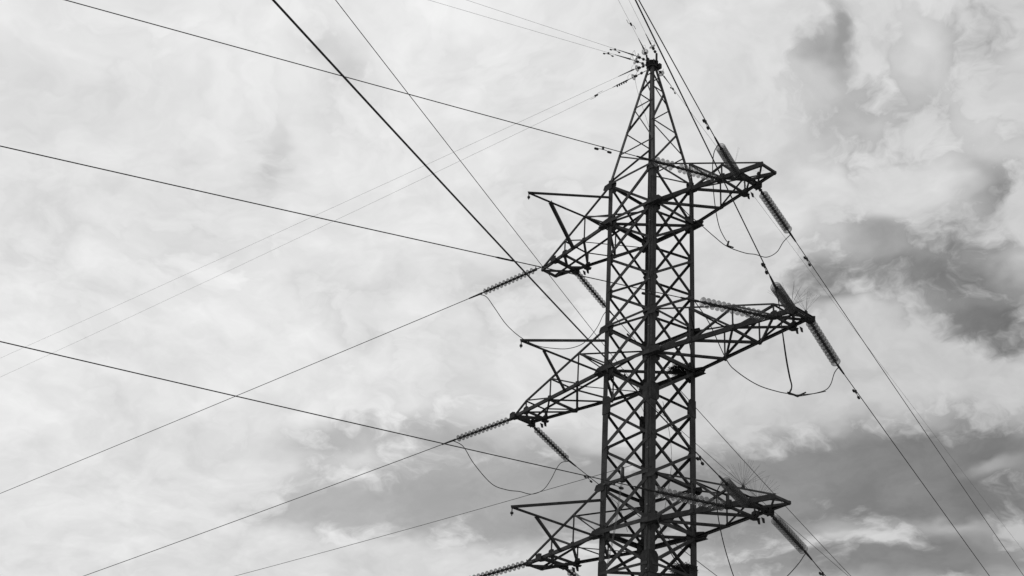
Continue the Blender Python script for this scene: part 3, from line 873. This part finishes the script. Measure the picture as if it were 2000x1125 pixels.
# ------------------------------------------------------------------ bird nests wedged at the far-right leg
def nest(c, label, sx, sy, sz, n, seed):
    rnd = random.Random(seed)
    mb = MB()
    for i in range(n):
        a = rnd.uniform(0, 2 * math.pi); rr = math.sqrt(rnd.random()); h = rnd.uniform(-1, 1) * (1 - 0.6 * rr)
        p = Vector(c) + Vector((math.cos(a) * rr * sx, math.sin(a) * rr * sy, h * sz))
        tdir = Vector((-math.sin(a) + rnd.uniform(-.9, .9), math.cos(a) + rnd.uniform(-.9, .9), rnd.uniform(-.45, .35))).normalized()
        l = rnd.uniform(0.06, 0.17)
        b = tdir.cross(Vector((0, 0, 1))).normalized(); nn = b.cross(tdir)
        w_ = rnd.uniform(0.0025, 0.005)
        mb.prism([(w_, 0), (-w_ * .5, w_ * .9), (-w_ * .5, -w_ * .9)], p - tdir * l, p + tdir * l, b, nn)
    o = build(mb, 'bird_nest', 'twig', None, c)
    tag(o, label, 'bird nest', 'bird nests in the tower')
nest((0.52, 0.50, Z2 + 0.05), 'ragged twig nest wedged beside the middle right crossarm root', 0.26, 0.24, 0.10, 520, 11)
nest((0.53, 0.55, Z3 - 0.72), 'ragged twig nest at the bottom edge below the lowest right crossarm', 0.24, 0.24, 0.12, 520, 12)

# ------------------------------------------------------------------ communication gear on the body
pb = Vector((-0.06, -W - 0.03, Z2 - 2.76))
root = empty('splice_closure', pb)
tag(root, 'grey upright cable splice closure fixed to the lattice above lowest arms', 'cable box')
mb = MB(); mb.tube([pb + v3(0, 0, -0.10), pb + v3(0, 0, 0.16)], 0.045, 12); build(mb, 'body', 'box', root, None, True)
mb = MB(); mb.tube([pb + v3(0, 0, 0.16), pb + v3(0, 0, 0.18)], 0.03, 10); mb.box(pb + v3(0, 0.01, -0.13), (0.055, 0, 0), (0, 0.045, 0), (0, 0, 0.035)); build(mb, 'end_cap', 'dark', root)
mb = MB()
for k in (-0.02, 0.015):
    mb.tube(spline([pb + v3(k, 0, -0.15), pb + v3(k - 0.05, -0.02, -0.5), pb + v3(k - 0.15, 0, -1.0), pb + v3(k - 0.28, 0.02, -1.5), pb + v3(k - 0.45, 0.02, -2.3), pb + v3(k - 0.5, 0.03, -4.0)]), 0.006, 5)
build(mb, 'tail_cable', 'gwire', root)

c = Vector((-0.42, -W - 0.05, Z3 + 0.45))
mb = MB()
for i in range(2):
    rx_, rz_ = 0.20 + 0.03 * i, 0.30 + 0.05 * i
    mb.tube([c + v3(math.cos(t * math.pi / 10) * rx_, -0.01 * i, math.sin(t * math.pi / 10) * rz_) for t in range(3, 18)], 0.0045, 5)
mb.tube(spline([c + v3(-0.02, 0, 0.3), c + v3(0.25, 0, 0.1), c + v3(0.42, 0, -0.25), c + v3(0.55, 0.02, -0.6)]), 0.0045, 5)
o = build(mb, 'cable_coil', 'fibre')
tag(o, 'loose loops of thin cable hung on the lattice beside lowest arms', 'cable')

# cable clipped down the near leg, with its pale ties
mb = MB()
x0, y0 = W - 0.085, -W - 0.014
for dx in (0.0, 0.018):
    mb.tube([(x0 + dx + 0.003 * math.sin(z * 3), y0, z) for z in [1.0 + i * 0.5 for i in range(39)]], 0.006, 5)
o = build(mb, 'down_lead_cable', 'box')
tag(o, 'thin cable clipped straight down the near leg of the tower', 'cable')
for z in (4.0, 7.0, 10.2, 11.6, 12.9, 15.9, 17.1, 18.7):
    mb = MB(); mb.box((x0 + 0.009, y0 - 0.004, z), (0.022, 0, 0), (0, 0.008, 0), (0, 0, 0.010))
    build(mb, 'cable_tie', 'pale', o)

# slack cable inside the body, from the mid-height attachment to the lower one
mb = MB(); mb.tube(spline([(-0.70, 0.70, 14.95), (-0.45, 0.2, 14.6), (-0.25, 0.1, 14.25), (-0.5, 0.45, 14.05), (-0.72, 0.66, 14.1), (-0.7, 0.7, 13.4), (-0.66, 0.7, 13.2)]), 0.005, 5)
o = build(mb, 'fibre_cable', 'fibre')
tag(o, 'drooping slack of thin cable inside the lattice below middle arms', 'cable', 'thin communication cables')
mb = MB(); mb.tube(spline([(0.60, -0.2, 14.2), (0.62, 0.0, 13.5), (0.64, 0.05, 12.9), (0.62, 0.0, 12.3), (0.55, -0.1, 11.6)]), 0.005, 5)
o = build(mb, 'fibre_cable', 'fibre')
tag(o, 'thin cable hanging just right of the near leg above lowest arms', 'cable', 'thin communication cables')
mb = MB(); mb.tube(spline([(-0.16, -0.16, 24.1), (-0.30, -0.30, 23.8), (-0.28, -0.26, 23.3), (-0.05, 0.0, 22.0), (0.05, 0.1, 20.9)]), 0.004, 5)
o = build(mb, 'fibre_cable', 'gwire')
tag(o, 'faint bonding cable drooping inside the tower peak', 'cable', 'thin communication cables')
